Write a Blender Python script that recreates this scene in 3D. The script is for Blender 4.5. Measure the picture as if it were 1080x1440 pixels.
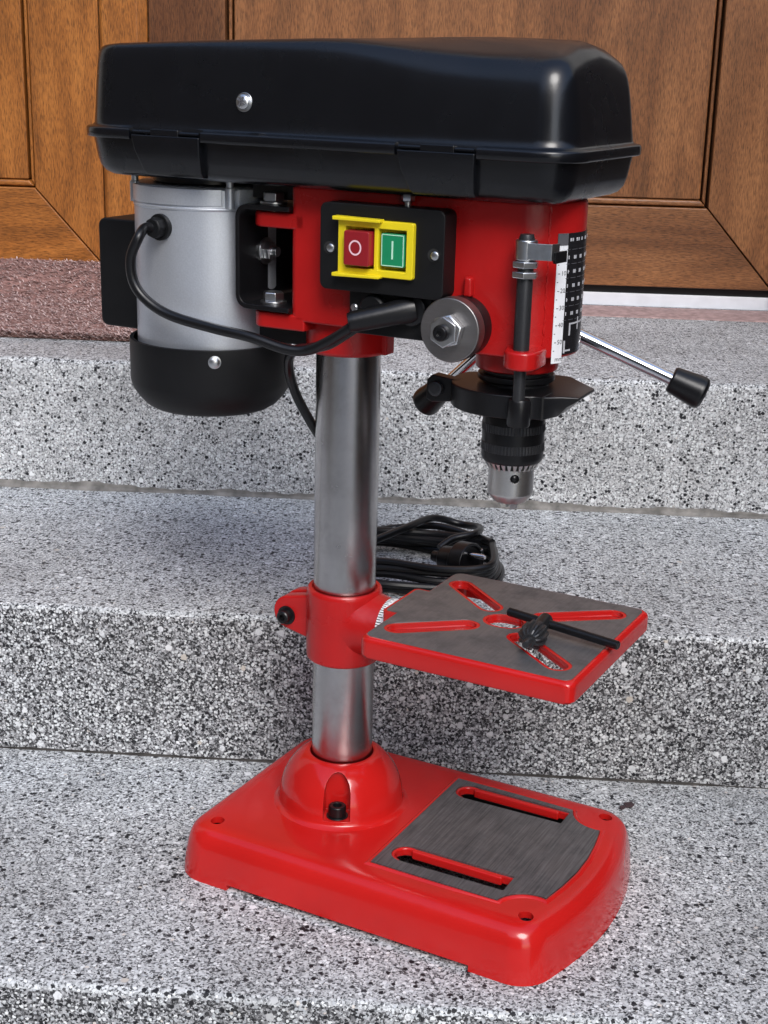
import bpy, bmesh, math, random
from mathutils import Vector, Matrix, Quaternion
random.seed(7)
for o in list(bpy.data.objects): bpy.data.objects.remove(o)
scene = bpy.context.scene
COL = scene.collection
S = 0.001            # all sizes below are written in millimetres

# ------------------------------------------------------------------ camera
cam_d = bpy.data.cameras.new('camera'); cam = bpy.data.objects.new('camera', cam_d); COL.objects.link(cam)
scene.camera = cam
cam_d.sensor_fit = 'VERTICAL'; cam_d.sensor_height = 36.0; cam_d.lens = 2042.0/1440.0*36.0
cam_d.clip_start = 0.02; cam_d.clip_end = 500.0
yaw, pitch, roll = -0.06011, 0.30304, -0.02558
fw = Vector((math.sin(yaw)*math.cos(pitch), math.cos(yaw)*math.cos(pitch), -math.sin(pitch)))
rt = Vector((math.cos(yaw), -math.sin(yaw), 0)); dn = fw.cross(rt)
r2 = rt*math.cos(roll)+dn*math.sin(roll); d2 = -rt*math.sin(roll)+dn*math.cos(roll)
M = Matrix((r2, -d2, -fw)).transposed().to_4x4(); M.translation = Vector((88.15, -1004.44, 587.49))*S
cam.matrix_world = M

# ------------------------------------------------------------------ world and sun
SUN_EL, SUN_AZ = math.radians(44), math.radians(14)     # azimuth measured from -Y (towards the viewer) to +X
w = bpy.data.worlds.new('World'); scene.world = w; w.use_nodes = True
nt = w.node_tree; bg = nt.nodes['Background']
sky = nt.nodes.new('ShaderNodeTexSky'); sky.sky_type = 'NISHITA'; sky.sun_disc = False
sky.sun_elevation = SUN_EL; sky.air_density = 1.0; sky.dust_density = 1.5; sky.ozone_density = 1.0
sd = Vector((math.sin(SUN_AZ)*math.cos(SUN_EL), -math.cos(SUN_AZ)*math.cos(SUN_EL), math.sin(SUN_EL)))
sky.sun_rotation = math.atan2(sd.x, sd.y)
nt.links.new(sky.outputs[0], bg.inputs[0]); bg.inputs[1].default_value = 0.148
sl = bpy.data.lights.new('sun', 'SUN'); sl.energy = 1.25; sl.angle = math.radians(26); sl.color = (1.0, 0.99, 0.975)
so = bpy.data.objects.new('sun', sl); COL.objects.link(so)
so.rotation_euler = (-sd).to_track_quat('-Z', 'Y').to_euler(); so.location = sd*20
scene.view_settings.view_transform = 'Standard'; scene.view_settings.look = 'None'
scene.view_settings.exposure = 0.86; scene.view_settings.gamma = 1.0

# ------------------------------------------------------------------ materials
def mat_new(name):
    m = bpy.data.materials.new(name); m.use_nodes = True
    return m, m.node_tree, m.node_tree.nodes['Principled BSDF']
def N(t, typ, **k):
    n = t.nodes.new(typ)
    for a, b in k.items(): setattr(n, a, b)
    return n
def ramp(t, stops, interp='LINEAR'):
    n = t.nodes.new('ShaderNodeValToRGB'); n.color_ramp.interpolation = interp
    e = n.color_ramp.elements
    while len(e) < len(stops): e.new(0.5)
    for x, (p_, c) in zip(e, stops):
        x.position = p_; x.color = (c[0], c[1], c[2], 1) if isinstance(c, tuple) else (c, c, c, 1)
    return n
def simple(name, col, rough=0.4, metal=0.0, noise=0.0, nscale=60, bump=0.0, bscale=300, spec=0.5, rvar=0.0, coat=0.0):
    m, t, b = mat_new(name); b.inputs['Metallic'].default_value = metal; b.inputs['Roughness'].default_value = rough
    b.inputs['Specular IOR Level'].default_value = spec; b.inputs['Coat Weight'].default_value = coat; b.inputs['Coat Roughness'].default_value = 0.08
    tc = N(t, 'ShaderNodeTexCoord')
    n = N(t, 'ShaderNodeTexNoise'); n.inputs['Scale'].default_value = nscale; n.inputs['Detail'].default_value = 5
    t.links.new(tc.outputs['Object'], n.inputs['Vector'])
    r = ramp(t, [(0.3, tuple(c*(1-noise) for c in col)), (0.7, tuple(min(1, c*(1+noise)) for c in col))])
    t.links.new(n.outputs['Fac'], r.inputs[0]); t.links.new(r.outputs[0], b.inputs['Base Color'])
    if rvar:
        rr = N(t, 'ShaderNodeMapRange'); rr.inputs['From Min'].default_value = .3; rr.inputs['From Max'].default_value = .7
        rr.inputs['To Min'].default_value = rough-rvar; rr.inputs['To Max'].default_value = rough+rvar
        n3 = N(t, 'ShaderNodeTexNoise'); n3.inputs['Scale'].default_value = nscale*.6; n3.inputs['Detail'].default_value = 6
        t.links.new(tc.outputs['Object'], n3.inputs['Vector'])
        t.links.new(n3.outputs['Fac'], rr.inputs['Value']); t.links.new(rr.outputs[0], b.inputs['Roughness'])
    if bump:
        n2 = N(t, 'ShaderNodeTexNoise'); n2.inputs['Scale'].default_value = bscale; n2.inputs['Detail'].default_value = 3
        t.links.new(tc.outputs['Object'], n2.inputs['Vector'])
        bp = N(t, 'ShaderNodeBump'); bp.inputs['Strength'].default_value = bump; bp.inputs['Distance'].default_value = 0.001
        t.links.new(n2.outputs['Fac'], bp.inputs['Height']); t.links.new(bp.outputs[0], b.inputs['Normal'])
    return m

def terrazzo(name, scale, grain, chips, blacks, bigs, bump, rough=.7):
    """ground terrazzo: fine grain, then pale chips, black chips and a few large chips of varying size"""
    m, t, b = mat_new(name); L = t.links.new
    g = N(t, 'ShaderNodeNewGeometry')
    wn = N(t, 'ShaderNodeTexNoise'); wn.inputs['Scale'].default_value = scale*1.7; wn.inputs['Detail'].default_value = 1.5
    L(g.outputs['Position'], wn.inputs['Vector'])
    sub = N(t, 'ShaderNodeVectorMath', operation='SUBTRACT'); L(wn.outputs['Color'], sub.inputs[0]); sub.inputs[1].default_value = (.5, .5, .5)
    sc = N(t, 'ShaderNodeVectorMath', operation='SCALE'); L(sub.outputs[0], sc.inputs[0]); sc.inputs['Scale'].default_value = 0.8/scale
    ad = N(t, 'ShaderNodeVectorMath', operation='ADD'); L(g.outputs['Position'], ad.inputs[0]); L(sc.outputs[0], ad.inputs[1])
    # patches where one kind of chip is denser
    pn = N(t, 'ShaderNodeTexNoise'); pn.inputs['Scale'].default_value = 22; pn.inputs['Detail'].default_value = 3; L(g.outputs['Position'], pn.inputs['Vector'])
    def vor(s_):
        v = N(t, 'ShaderNodeTexVoronoi'); v.feature = 'F1'; v.inputs['Scale'].default_value = s_; L(ad.outputs[0], v.inputs['Vector'])
        sp = N(t, 'ShaderNodeSeparateColor'); L(v.outputs['Color'], sp.inputs[0]); return v, sp
    v0, s0 = vor(scale*1.9)
    r0 = ramp(t, grain); L(s0.outputs[0], r0.inputs[0]); cur = r0.outputs[0]; hgt = None
    def over(cur, s_, prob, rad, colors, dens=0.0):
        v, sp = vor(s_)
        rr = N(t, 'ShaderNodeMapRange'); rr.inputs['To Min'].default_value = .55*rad; rr.inputs['To Max'].default_value = 1.25*rad; L(sp.outputs[2], rr.inputs['Value'])
        dv = N(t, 'ShaderNodeMath', operation='DIVIDE'); L(v.outputs['Distance'], dv.inputs[0]); L(rr.outputs[0], dv.inputs[1])
        mr = N(t, 'ShaderNodeMapRange'); mr.inputs['From Min'].default_value = 1.08; mr.inputs['From Max'].default_value = .92; L(dv.outputs[0], mr.inputs['Value'])
        th = N(t, 'ShaderNodeMapRange'); th.inputs['From Min'].default_value = .3; th.inputs['From Max'].default_value = .7
        th.inputs['To Min'].default_value = 1-prob*(1+dens); th.inputs['To Max'].default_value = 1-prob*(1-dens); L(pn.outputs['Fac'], th.inputs['Value'])
        gt = N(t, 'ShaderNodeMath', operation='GREATER_THAN'); L(sp.outputs[0], gt.inputs[0]); L(th.outputs[0], gt.inputs[1])
        ml = N(t, 'ShaderNodeMath', operation='MULTIPLY'); L(gt.outputs[0], ml.inputs[0]); L(mr.outputs[0], ml.inputs[1])
        r = ramp(t, colors, 'CONSTANT'); L(sp.outputs[1], r.inputs[0])
        o = N(t, 'ShaderNodeMix', data_type='RGBA'); L(ml.outputs[0], o.inputs['Factor']); L(cur, o.inputs['A']); L(r.outputs[0], o.inputs['B'])
        return o.outputs['Result'], ml.outputs[0]
    pale = [(0, (.52, .54, .56)), (.25, (.66, .68, .69)), (.55, (.76, .78, .785)), (.8, (.85, .865, .865)), (.98, (.68, .63, .58))]
    dark = [(0, (.012, .012, .015)), (.6, (.035, .035, .04)), (.8, (.09, .09, .095))]
    cur, hgt = over(cur, scale*.95, chips[0], chips[1], pale, .15)
    cur, h2 = over(cur, scale*blacks[2], blacks[0], blacks[1], dark, .5)
    cur, h3 = over(cur, scale*.42, bigs, .42, [(0, (.70, .715, .73)), (.4, (.60, .605, .61)), (.65, (.80, .81, .82)), (.94, (.60, .55, .49))], .3)
    ln = N(t, 'ShaderNodeTexNoise'); ln.inputs['Scale'].default_value = 6; ln.inputs['Detail'].default_value = 6; ln.inputs['Roughness'].default_value = .62
    L(g.outputs['Position'], ln.inputs['Vector'])
    lr = ramp(t, [(.30, (.72, .715, .71)), (.5, (.96, .96, .96)), (.70, (1.1, 1.105, 1.11))]); L(ln.outputs['Fac'], lr.inputs[0])
    st = N(t, 'ShaderNodeMix', data_type='RGBA', blend_type='MULTIPLY'); st.inputs['Factor'].default_value = 1
    L(cur, st.inputs['A']); L(lr.outputs[0], st.inputs['B'])
    L(st.outputs['Result'], b.inputs['Base Color'])
    b.inputs['Roughness'].default_value = rough; b.inputs['Specular IOR Level'].default_value = .35
    bp = N(t, 'ShaderNodeBump'); bp.inputs['Strength'].default_value = bump; bp.inputs['Distance'].default_value = 0.001
    L(hgt, bp.inputs['Height']); L(bp.outputs[0], b.inputs['Normal'])
    return m

def wood(name, c_dark, c_mid, c_light, axis):
    m, t, b = mat_new(name); L = t.links.new
    tc = N(t, 'ShaderNodeTexCoord'); oi = N(t, 'ShaderNodeObjectInfo')
    off = N(t, 'ShaderNodeVectorMath', operation='SCALE'); off.inputs[0].default_value = (3.1, 5.7, 9.3); L(oi.outputs['Random'], off.inputs['Scale'])
    add = N(t, 'ShaderNodeVectorMath', operation='ADD'); L(tc.outputs['Object'], add.inputs[0]); L(off.outputs[0], add.inputs[1])
    mp = N(t, 'ShaderNodeMapping'); L(add.outputs[0], mp.inputs['Vector'])
    mp.inputs['Scale'].default_value = (1, 1, .14) if axis == 'Z' else (.14, 1, 1)
    def noise(s, d=4, dist=0):
        n = N(t, 'ShaderNodeTexNoise'); n.inputs['Scale'].default_value = s; n.inputs['Detail'].default_value = d; n.inputs['Distortion'].default_value = dist
        L(mp.outputs[0], n.inputs['Vector']); return n
    # cathedral figure
    mp2 = N(t, 'ShaderNodeMapping'); L(add.outputs[0], mp2.inputs['Vector'])
    mp2.inputs['Scale'].default_value = (1, 1, .16) if axis == 'Z' else (.16, 1, 1)
    fg = N(t, 'ShaderNodeTexNoise'); fg.inputs['Scale'].default_value = 7; fg.inputs['Detail'].default_value = 2; L(mp2.outputs[0], fg.inputs['Vector'])
    mu = N(t, 'ShaderNodeMath', operation='MULTIPLY'); L(fg.outputs['Fac'], mu.inputs[0]); mu.inputs[1].default_value = 26
    pp = N(t, 'ShaderNodeMath', operation='PINGPONG'); L(mu.outputs[0], pp.inputs[0]); pp.inputs[1].default_value = 1
    base = ramp(t, [(0, c_dark), (.45, c_mid), (1, c_light)])
    n1 = noise(35, 6)
    av = N(t, 'ShaderNodeMath', operation='MULTIPLY_ADD'); L(pp.outputs[0], av.inputs[0]); av.inputs[1].default_value = .2
    m8 = N(t, 'ShaderNodeMath', operation='MULTIPLY_ADD'); L(n1.outputs['Fac'], m8.inputs[0]); m8.inputs[1].default_value = .9; m8.inputs[2].default_value = -.06
    L(m8.outputs[0], av.inputs[2]); L(av.outputs[0], base.inputs[0])
    # dark pores
    po = noise(850, 3, .5); pr = ramp(t, [(.33, .46), (.48, .94), (.62, 1.3)]); L(po.outputs['Fac'], pr.inputs[0])
    mm = N(t, 'ShaderNodeMix', data_type='RGBA', blend_type='MULTIPLY'); mm.inputs['Factor'].default_value = .85
    L(base.outputs[0], mm.inputs['A']); L(pr.outputs[0], mm.inputs['B'])
    # smoky patches printed into the grain
    kn = N(t, 'ShaderNodeTexNoise'); kn.inputs['Scale'].default_value = 8; kn.inputs['Detail'].default_value = 3; L(mp2.outputs[0], kn.inputs['Vector'])
    kr = ramp(t, [(.3, (.5, .44, .4)), (.47, (1, 1, 1)), (.75, (1.12, 1.08, 1.0))]); L(kn.outputs['Fac'], kr.inputs[0])
    m3 = N(t, 'ShaderNodeMix', data_type='RGBA', blend_type='MULTIPLY'); m3.inputs['Factor'].default_value = 1
    L(mm.outputs['Result'], m3.inputs['A']); L(kr.outputs[0], m3.inputs['B'])
    L(m3.outputs['Result'], b.inputs['Base Color'])
    b.inputs['Roughness'].default_value = .42; b.inputs['Specular IOR Level'].default_value = .45
    bp = N(t, 'ShaderNodeBump'); bp.inputs['Strength'].default_value = .5; bp.inputs['Distance'].default_value = .0006
    L(po.outputs['Fac'], bp.inputs['Height']); L(bp.outputs[0], b.inputs['Normal'])
    return m

def brushed(name, col, rough, axis, noise=.25, spots=.5, metal=1.0):
    m, t, b = mat_new(name); L = t.links.new
    tc = N(t, 'ShaderNodeTexCoord'); mp = N(t, 'ShaderNodeMapping'); L(tc.outputs['Object'], mp.inputs['Vector'])
    mp.inputs['Scale'].default_value = {'X': (.04, 1, 1), 'Y': (1, .04, 1), 'Z': (1, 1, .04), 'H': (1, 1, 12)}[axis]
    n = N(t, 'ShaderNodeTexNoise'); n.inputs['Scale'].default_value = 700; n.inputs['Detail'].default_value = 4; L(mp.outputs[0], n.inputs['Vector'])
    n2 = N(t, 'ShaderNodeTexNoise'); n2.inputs['Scale'].default_value = 45; n2.inputs['Detail'].default_value = 8; n2.inputs['Roughness'].default_value = .7; L(tc.outputs['Object'], n2.inputs['Vector'])
    r = ramp(t, [(.25, tuple(c*(1-noise) for c in col)), (.75, tuple(min(1, c*(1+noise)) for c in col))]); L(n.outputs['Fac'], r.inputs[0])
    r2_ = ramp(t, [(.3, tuple(1-spots for _ in range(3))), (.55, (1, 1, 1))]); L(n2.outputs['Fac'], r2_.inputs[0])
    mm = N(t, 'ShaderNodeMix', data_type='RGBA', blend_type='MULTIPLY'); mm.inputs['Factor'].default_value = 1
    L(r.outputs[0], mm.inputs['A']); L(r2_.outputs[0], mm.inputs['B']); L(mm.outputs['Result'], b.inputs['Base Color'])
    b.inputs['Metallic'].default_value = metal
    mr = N(t, 'ShaderNodeMapRange'); mr.inputs['From Min'].default_value = .3; mr.inputs['From Max'].default_value = .7
    mr.inputs['To Min'].default_value = rough+.1; mr.inputs['To Max'].default_value = rough-.05; L(n2.outputs['Fac'], mr.inputs['Value']); L(mr.outputs[0], b.inputs['Roughness'])
    bp = N(t, 'ShaderNodeBump'); bp.inputs['Strength'].default_value = .12; bp.inputs['Distance'].default_value = .0004
    L(n.outputs['Fac'], bp.inputs['Height']); L(bp.outputs[0], b.inputs['Normal'])
    return m

MT = {}
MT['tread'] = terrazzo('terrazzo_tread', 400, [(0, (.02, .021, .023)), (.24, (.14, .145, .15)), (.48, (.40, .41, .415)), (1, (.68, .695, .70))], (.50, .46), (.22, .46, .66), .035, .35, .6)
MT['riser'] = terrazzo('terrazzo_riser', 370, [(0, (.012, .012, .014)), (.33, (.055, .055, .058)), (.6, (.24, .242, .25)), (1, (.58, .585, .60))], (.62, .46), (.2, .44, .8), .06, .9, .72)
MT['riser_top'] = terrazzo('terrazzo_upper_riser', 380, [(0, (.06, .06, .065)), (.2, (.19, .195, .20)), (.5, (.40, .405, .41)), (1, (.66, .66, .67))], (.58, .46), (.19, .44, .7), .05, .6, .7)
MT['mortar'] = simple('mortar', (.20, .19, .175), .9, noise=.45, nscale=70, bump=.8, bscale=500)
MT['crack'] = simple('dirty_joint', (.07, .065, .06), .95, noise=.6, nscale=40, bump=.8, bscale=500)
MT['pink'] = simple('pink_grout', (.36, .25, .235), .9, noise=.3, nscale=120, bump=.6, bscale=500)
MT['mat'] = simple('mat_backing', (.26, .15, .13), .95, noise=.4, nscale=90, bump=1, bscale=700, spec=.1)
MT['wood_v'] = wood('door_wood_upright', (.075, .028, .007), (.28, .098, .019), (.46, .178, .039), 'Z')
MT['wood_h'] = wood('door_wood_level', (.075, .028, .007), (.28, .098, .019), (.46, .178, .039), 'X')
MT['brown_v'] = wood('door_panel_wood', (.085, .037, .015), (.20, .080, .029), (.32, .140, .053), 'Z')
MT['brown_h'] = wood('door_rail_wood', (.085, .037, .015), (.20, .080, .029), (.32, .140, .053), 'X')
MT['flat_black'] = simple('matte_black', (.012, .012, .012), .7)
MT['white'] = simple('white_threshold', (.74, .76, .8), .45, noise=.05, nscale=60)
MT['red'] = simple('red_gloss_paint', (.50, .0115, .010), .16, noise=.08, nscale=18, bump=.10, bscale=130, spec=.5, rvar=.06)
MT['red_cast'] = simple('red_cast_paint', (.42, .009, .009), .27, noise=.1, nscale=22, bump=.16, bscale=260, spec=.45, rvar=.08)
MT['machined'] = brushed('machined_iron', (.23, .235, .245), .42, 'Y', .12, .4, .75)
MT['ground_iron'] = brushed('ground_iron', (.19, .195, .205), .46, 'Y', .4, .25, .75)
MT['steel'] = brushed('column_steel', (.50, .49, .49), .19, 'H', .14, .18)
MT['chuck_steel'] = brushed('chuck_steel', (.68, .67, .65), .3, 'H', .08, .1)
MT['zinc'] = simple('zinc', (.62, .63, .64), .3, metal=1.0, noise=.12, nscale=200)
MT['chrome'] = simple('chrome', (.8, .8, .82), .12, metal=1.0, noise=.03)
MT['disc'] = brushed('spring_cap_steel', (.30, .285, .28), .42, 'X', .05, .1)
MT['silver'] = simple('silver_paint', (.58, .61, .66), .36, metal=.65, noise=.06, nscale=900, bump=.12, bscale=900)
MT['lid'] = simple('black_cover_plastic', (.004, .0045, .006), .25, noise=.12, nscale=40, bump=.03, bscale=700, spec=.48, rvar=.05)
MT['black'] = simple('black_plastic', (.006, .0062, .007), .5, noise=.15, nscale=60, bump=.05, spec=.28)
MT['black_metal'] = simple('black_paint', (.006, .006, .007), .32, noise=.12, nscale=80, bump=.06, spec=.4)
MT['black_oxide'] = brushed('black_oxide', (.05, .051, .055), .34, 'H', .3, .2, .6)
MT['cord'] = simple('cord_rubber', (.006, .006, .007), .33, spec=.42)
MT['yellow'] = simple('yellow_plastic', (.78, .62, .012), .42, noise=.04)
MT['btn_red'] = simple('red_button', (.27, .012, .018), .35, noise=.06)
MT['btn_green'] = simple('green_button', (.01, .24, .10), .35, noise=.06)
MT['mark_white'] = simple('white_print', (.8, .8, .8), .5)
MT['chart_grey'] = simple('chart_print', (.5, .5, .52), .5)
MT['mark_pink'] = simple('pale_print', (.85, .55, .6), .5)
MT['mark_green'] = simple('pale_green_print', (.5, .8, .62), .5)
MT['label_white'] = simple('label_white', (.8, .81, .83), .35, noise=.02)
MT['label_black'] = simple('label_black', (.012, .012, .014), .25)
MT['label_grey'] = simple('label_grey', (.1, .1, .11), .4)
MT['cavity_dark'] = simple('cavity_dark', (.02, .018, .017), .8, noise=.3, nscale=80)
MT['added_wall'] = simple('dark_render', (.115, .09, .07), .9, noise=.3, nscale=3, bump=.4, bscale=40)
MT['leaf'] = simple('dry_leaf', (.05, .028, .03), .7, noise=.4, nscale=400)
MT['plaster'] = simple('plaster', (.42, .40, .37), .9, noise=.06, nscale=8, bump=.3, bscale=200)
MT['paving'] = simple('paving', (.30, .30, .29), .9, noise=.3, nscale=9, bump=.4, bscale=90)

# ------------------------------------------------------------------ mesh helpers (millimetres)
def finish(name, bm, mat, parent=None, bevel=0, seg=2, smooth=True, kind=None, label=None, ang=35):
    me = bpy.data.meshes.new(name)
    bmesh.ops.scale(bm, vec=(S, S, S), verts=bm.verts)
    bmesh.ops.recalc_face_normals(bm, faces=bm.faces)
    bm.to_mesh(me); bm.free()
    mats = mat if isinstance(mat, (list, tuple)) else [mat]
    for k in mats: me.materials.append(MT[k])
    return link(name, me, parent, bevel, seg, smooth, kind, label, ang)
def link(name, me, parent=None, bevel=0, seg=2, smooth=True, kind=None, label=None, ang=35):
    o = bpy.data.objects.new(name, me); COL.objects.link(o)
    if smooth:
        for p_ in me.polygons: p_.use_smooth = True
        try: me.set_sharp_from_angle(angle=math.radians(ang))
        except Exception: pass
    if bevel:
        b = o.modifiers.new('bevel', 'BEVEL'); b.width = bevel*S; b.segments = seg; b.limit_method = 'ANGLE'; b.angle_limit = math.radians(40)
        b.use_clamp_overlap = True; b.harden_normals = False
        wn = o.modifiers.new('wn', 'WEIGHTED_NORMAL'); wn.keep_sharp = False
    if parent: o.parent = parent
    if kind: o['kind'] = kind
    if label: o['label'] = label
    return o
def empty(name, loc=(0, 0, 0), rz=0):
    o = bpy.data.objects.new(name, None); COL.objects.link(o); o.location = Vector(loc)*S; o.rotation_euler = (0, 0, rz); o.empty_display_size = .05
    return o
def tag(o, label, cat, group=None):
    o['label'] = label; o['category'] = cat
    if group: o['group'] = group
    return o
def B(): return bmesh.new()
def box(bm, x0, x1, y0, y1, z0, z1, mi=0):
    v = [bm.verts.new(c) for c in [(x0, y0, z0), (x1, y0, z0), (x1, y1, z0), (x0, y1, z0), (x0, y0, z1), (x1, y0, z1), (x1, y1, z1), (x0, y1, z1)]]
    for f in [(3, 2, 1, 0), (4, 5, 6, 7), (0, 1, 5, 4), (1, 2, 6, 5), (2, 3, 7, 6), (3, 0, 4, 7)]:
        bm.faces.new([v[i] for i in f]).material_index = mi
    return v
def frame(axis):
    return Vector((0, 0, 1)).rotation_difference(Vector(axis).normalized())
def lathe(bm, prof, n=48, c=(0, 0, 0), axis=(0, 0, 1), cap0=True, cap1=True, mi=0):
    q = frame(axis); c = Vector(c); rings = []
    for r, z in prof:
        rings.append([bm.verts.new(c+q@Vector((r*math.cos(2*math.pi*i/n), r*math.sin(2*math.pi*i/n), z))) for i in range(n)])
    for a, b in zip(rings, rings[1:]):
        for i in range(n): bm.faces.new((a[i], a[(i+1) % n], b[(i+1) % n], b[i])).material_index = mi
    if cap0: bm.faces.new(rings[0][::-1]).material_index = mi
    if cap1: bm.faces.new(rings[-1]).material_index = mi
def rodm(bm, a, b, r, n=20):
    a = Vector(a); b = Vector(b); lathe(bm, [(r, 0), (r, (b-a).length)], n, a, b-a)
def loft(bm, rings, cap0=True, cap1=True, mi=0):
    R = [[bm.verts.new(p_) for p_ in r] for r in rings]; n = len(R[0])
    for a, b in zip(R, R[1:]):
        for i in range(n): bm.faces.new((a[i], a[(i+1) % n], b[(i+1) % n], b[i])).material_index = mi
    if cap0: bm.faces.new(R[0][::-1]).material_index = mi
    if cap1: bm.faces.new(R[-1]).material_index = mi
    return R
def prism(bm, pts, z0, z1, mi=0):
    return loft(bm, [[(x, y, z0) for x, y in pts], [(x, y, z1) for x, y in pts]], mi=mi)
def prism_y(bm, pts, y0, y1, mi=0):      # outline in x,z extruded along y
    return loft(bm, [[(x, y0, z) for x, z in pts], [(x, y1, z) for x, z in pts]], mi=mi)
def hexa(bm, c, axis, r, h, n=6, rot=0.3):
    q = frame(axis); c = Vector(c)
    loft(bm, [[c+q@Vector((rr*math.cos(2*math.pi*i/n+rot), rr*math.sin(2*math.pi*i/n+rot), z)) for i in range(n)] for rr, z in ((r*.93, 0), (r, h*.12), (r, h*.85), (r*.9, h))])
def arc(cx, cy, r, a0, a1, n=8):
    return [(cx+r*math.cos(math.radians(a0+(a1-a0)*i/n)), cy+r*math.sin(math.radians(a0+(a1-a0)*i/n))) for i in range(n+1)]
def rrect(x0, x1, y0, y1, r, n=6):
    rs = r if isinstance(r, (list, tuple)) else (r,)*4      # corners: (x1,y1),(x0,y1),(x0,y0),(x1,y0)
    return (arc(x1-rs[0], y1-rs[0], rs[0], 0, 90, n)+arc(x0+rs[1], y1-rs[1], rs[1], 90, 180, n)
            + arc(x0+rs[2], y0+rs[2], rs[2], 180, 270, n)+arc(x1-rs[3], y0+rs[3], rs[3], 270, 360, n))
def slot2d(a, b, r, n=8):
    a = Vector(a); b = Vector(b); t = math.degrees(math.atan2(b.y-a.y, b.x-a.x))
    return arc(b.x, b.y, r, t-90, t+90, n)+arc(a.x, a.y, r, t+90, t+270, n)
def catmull(pts, per=10, closed=False):
    P = [Vector(p_) for p_ in pts]; n = len(P); out = []
    for i in range(n if closed else n-1):
        g = lambda k: P[k % n] if closed else P[max(0, min(n-1, k))]
        a, b, c, d = g(i-1), g(i), g(i+1), g(i+2)
        for j in range(per):
            t = j/per
            out.append(.5*((2*b)+(c-a)*t+(2*a-5*b+4*c-d)*t*t+(3*b-3*c+d-a)*t**3))
    if not closed: out.append(P[-1])
    return out
def tube(bm, pts, r, n=12, per=10, closed=False, smooth=True):
    P = catmull(pts, per, closed) if smooth else [Vector(p_) for p_ in pts]
    m = len(P); rings = []; up = None
    for i in range(m):
        if closed: t = (P[(i+1) % m]-P[i-1]).normalized()
        else: t = (P[min(i+1, m-1)]-P[max(i-1, 0)]).normalized()
        if up is None:
            up = t.orthogonal().normalized()
        up = (up-t*up.dot(t)).normalized(); s = t.cross(up)
        rr = r(i/(m-1)) if callable(r) else r
        rings.append([bm.verts.new(P[i]+(up*math.cos(2*math.pi*k/n)+s*math.sin(2*math.pi*k/n))*rr) for k in range(n)])
    for i in range(m-1 if not closed else m):
        a, b = rings[i], rings[(i+1) % m]
        for k in range(n): bm.faces.new((a[k], a[(k+1) % n], b[(k+1) % n], b[k]))
    if not closed: bm.faces.new(rings[0][::-1]); bm.faces.new(rings[-1])
def tmp(bm):
    me = bpy.data.meshes.new('cut'); bmesh.ops.scale(bm, vec=(S, S, S), verts=bm.verts)
    bmesh.ops.recalc_face_normals(bm, faces=bm.faces); bm.to_mesh(me); bm.free()
    o = bpy.data.objects.new('cut', me); COL.objects.link(o); return o
def carve(bm, cutters, op='DIFFERENCE'):
    """boolean of bmesh with a list of bmeshes; returns a new bmesh in millimetres"""
    o = tmp(bm); cs = [tmp(c) for c in cutters]
    for c in cs:
        md = o.modifiers.new('b', 'BOOLEAN'); md.operation = op; md.object = c; md.solver = 'EXACT'
    bpy.context.view_layer.update()
    dg = bpy.context.evaluated_depsgraph_get(); me = bpy.data.meshes.new_from_object(o.evaluated_get(dg))
    out = bmesh.new(); out.from_mesh(me); bmesh.ops.scale(out, vec=(1/S,)*3, verts=out.verts)
    bmesh.ops.remove_doubles(out, verts=out.verts, dist=1e-3)
    for x in [o]+cs:
        d = x.data; bpy.data.objects.remove(x); bpy.data.meshes.remove(d)
    bpy.data.meshes.remove(me)
    return out
def text_bm(txt, size):
    c = bpy.data.curves.new('t', 'FONT'); c.body = txt; c.size = size; c.align_x = 'CENTER'; c.align_y = 'CENTER'; c.resolution_u = 2
    o = bpy.data.objects.new('t', c); COL.objects.link(o); bpy.context.view_layer.update()
    me = bpy.data.meshes.new_from_object(o.evaluated_get(bpy.context.evaluated_depsgraph_get()))
    bm = bmesh.new(); bm.from_mesh(me); bpy.data.objects.remove(o); bpy.data.curves.remove(c); bpy.data.meshes.remove(me)
    return bm

# ================================================================== SETTING
bm = B(); box(bm, -60000, 60000, -60000, 60000, -460, -411)
finish('ground', bm, 'paving', kind='structure', smooth=False)

steps = empty('stone_steps'); steps['kind'] = 'structure'
X0, X1 = -1500, 760
LEV = [(-860, -274), (-531, -137), (-202, 0), (129.3, 135.5), (475, 277)]
ENDS = [-531, -202, 129.3, 475, 960]
def step_mesh(y0, y1, z1, zb, top):
    # profile in y,z with worn round nosing; uneven along the edge
    bm = B(); rng = random.Random(int(z1)+5)
    nx = 220; prof_t = []
    rn = 6.0
    prof = [(y0, zb)]+[(y0, zb+(z1-rn-zb)*k/4) for k in range(1, 5)]+[(y0+rn*(1-math.cos(a)), z1-rn+rn*math.sin(a)) for a in (math.radians(22), math.radians(45), math.radians(68))]+[(y0+rn, z1), (y0+30, z1), (y0+120, z1), (y1+6, z1), (y1+6, zb)]
    rings = []
    from mathutils import noise as mn
    for i in range(nx+1):
        x = X0+(X1-X0)*i/nx; ring = []
        for k, (y, z) in enumerate(prof):
            wob = mn.noise(Vector((x*.02, z1*.13, 0)))*1.3+mn.noise(Vector((x*.09, z1*.3, 4)))*.8
            if 4 <= k <= 9: z2 = z+wob*.7; y2 = y+wob*.5
            else: z2 = z; y2 = y
            ring.append((x, y2, z2))
        rings.append(ring)
    R = [[bm.verts.new(c) for c in r] for r in rings]; m = len(prof)
    for a, b in zip(R, R[1:]):
        for k in range(m):
            f = bm.faces.new((a[k], b[k], b[(k+1) % m], a[(k+1) % m])); f.material_index = 0 if (k < 5 or k == m-1) else 1
    bm.faces.new(R[0]); bm.faces.new(R[-1][::-1])
    return bm
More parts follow.
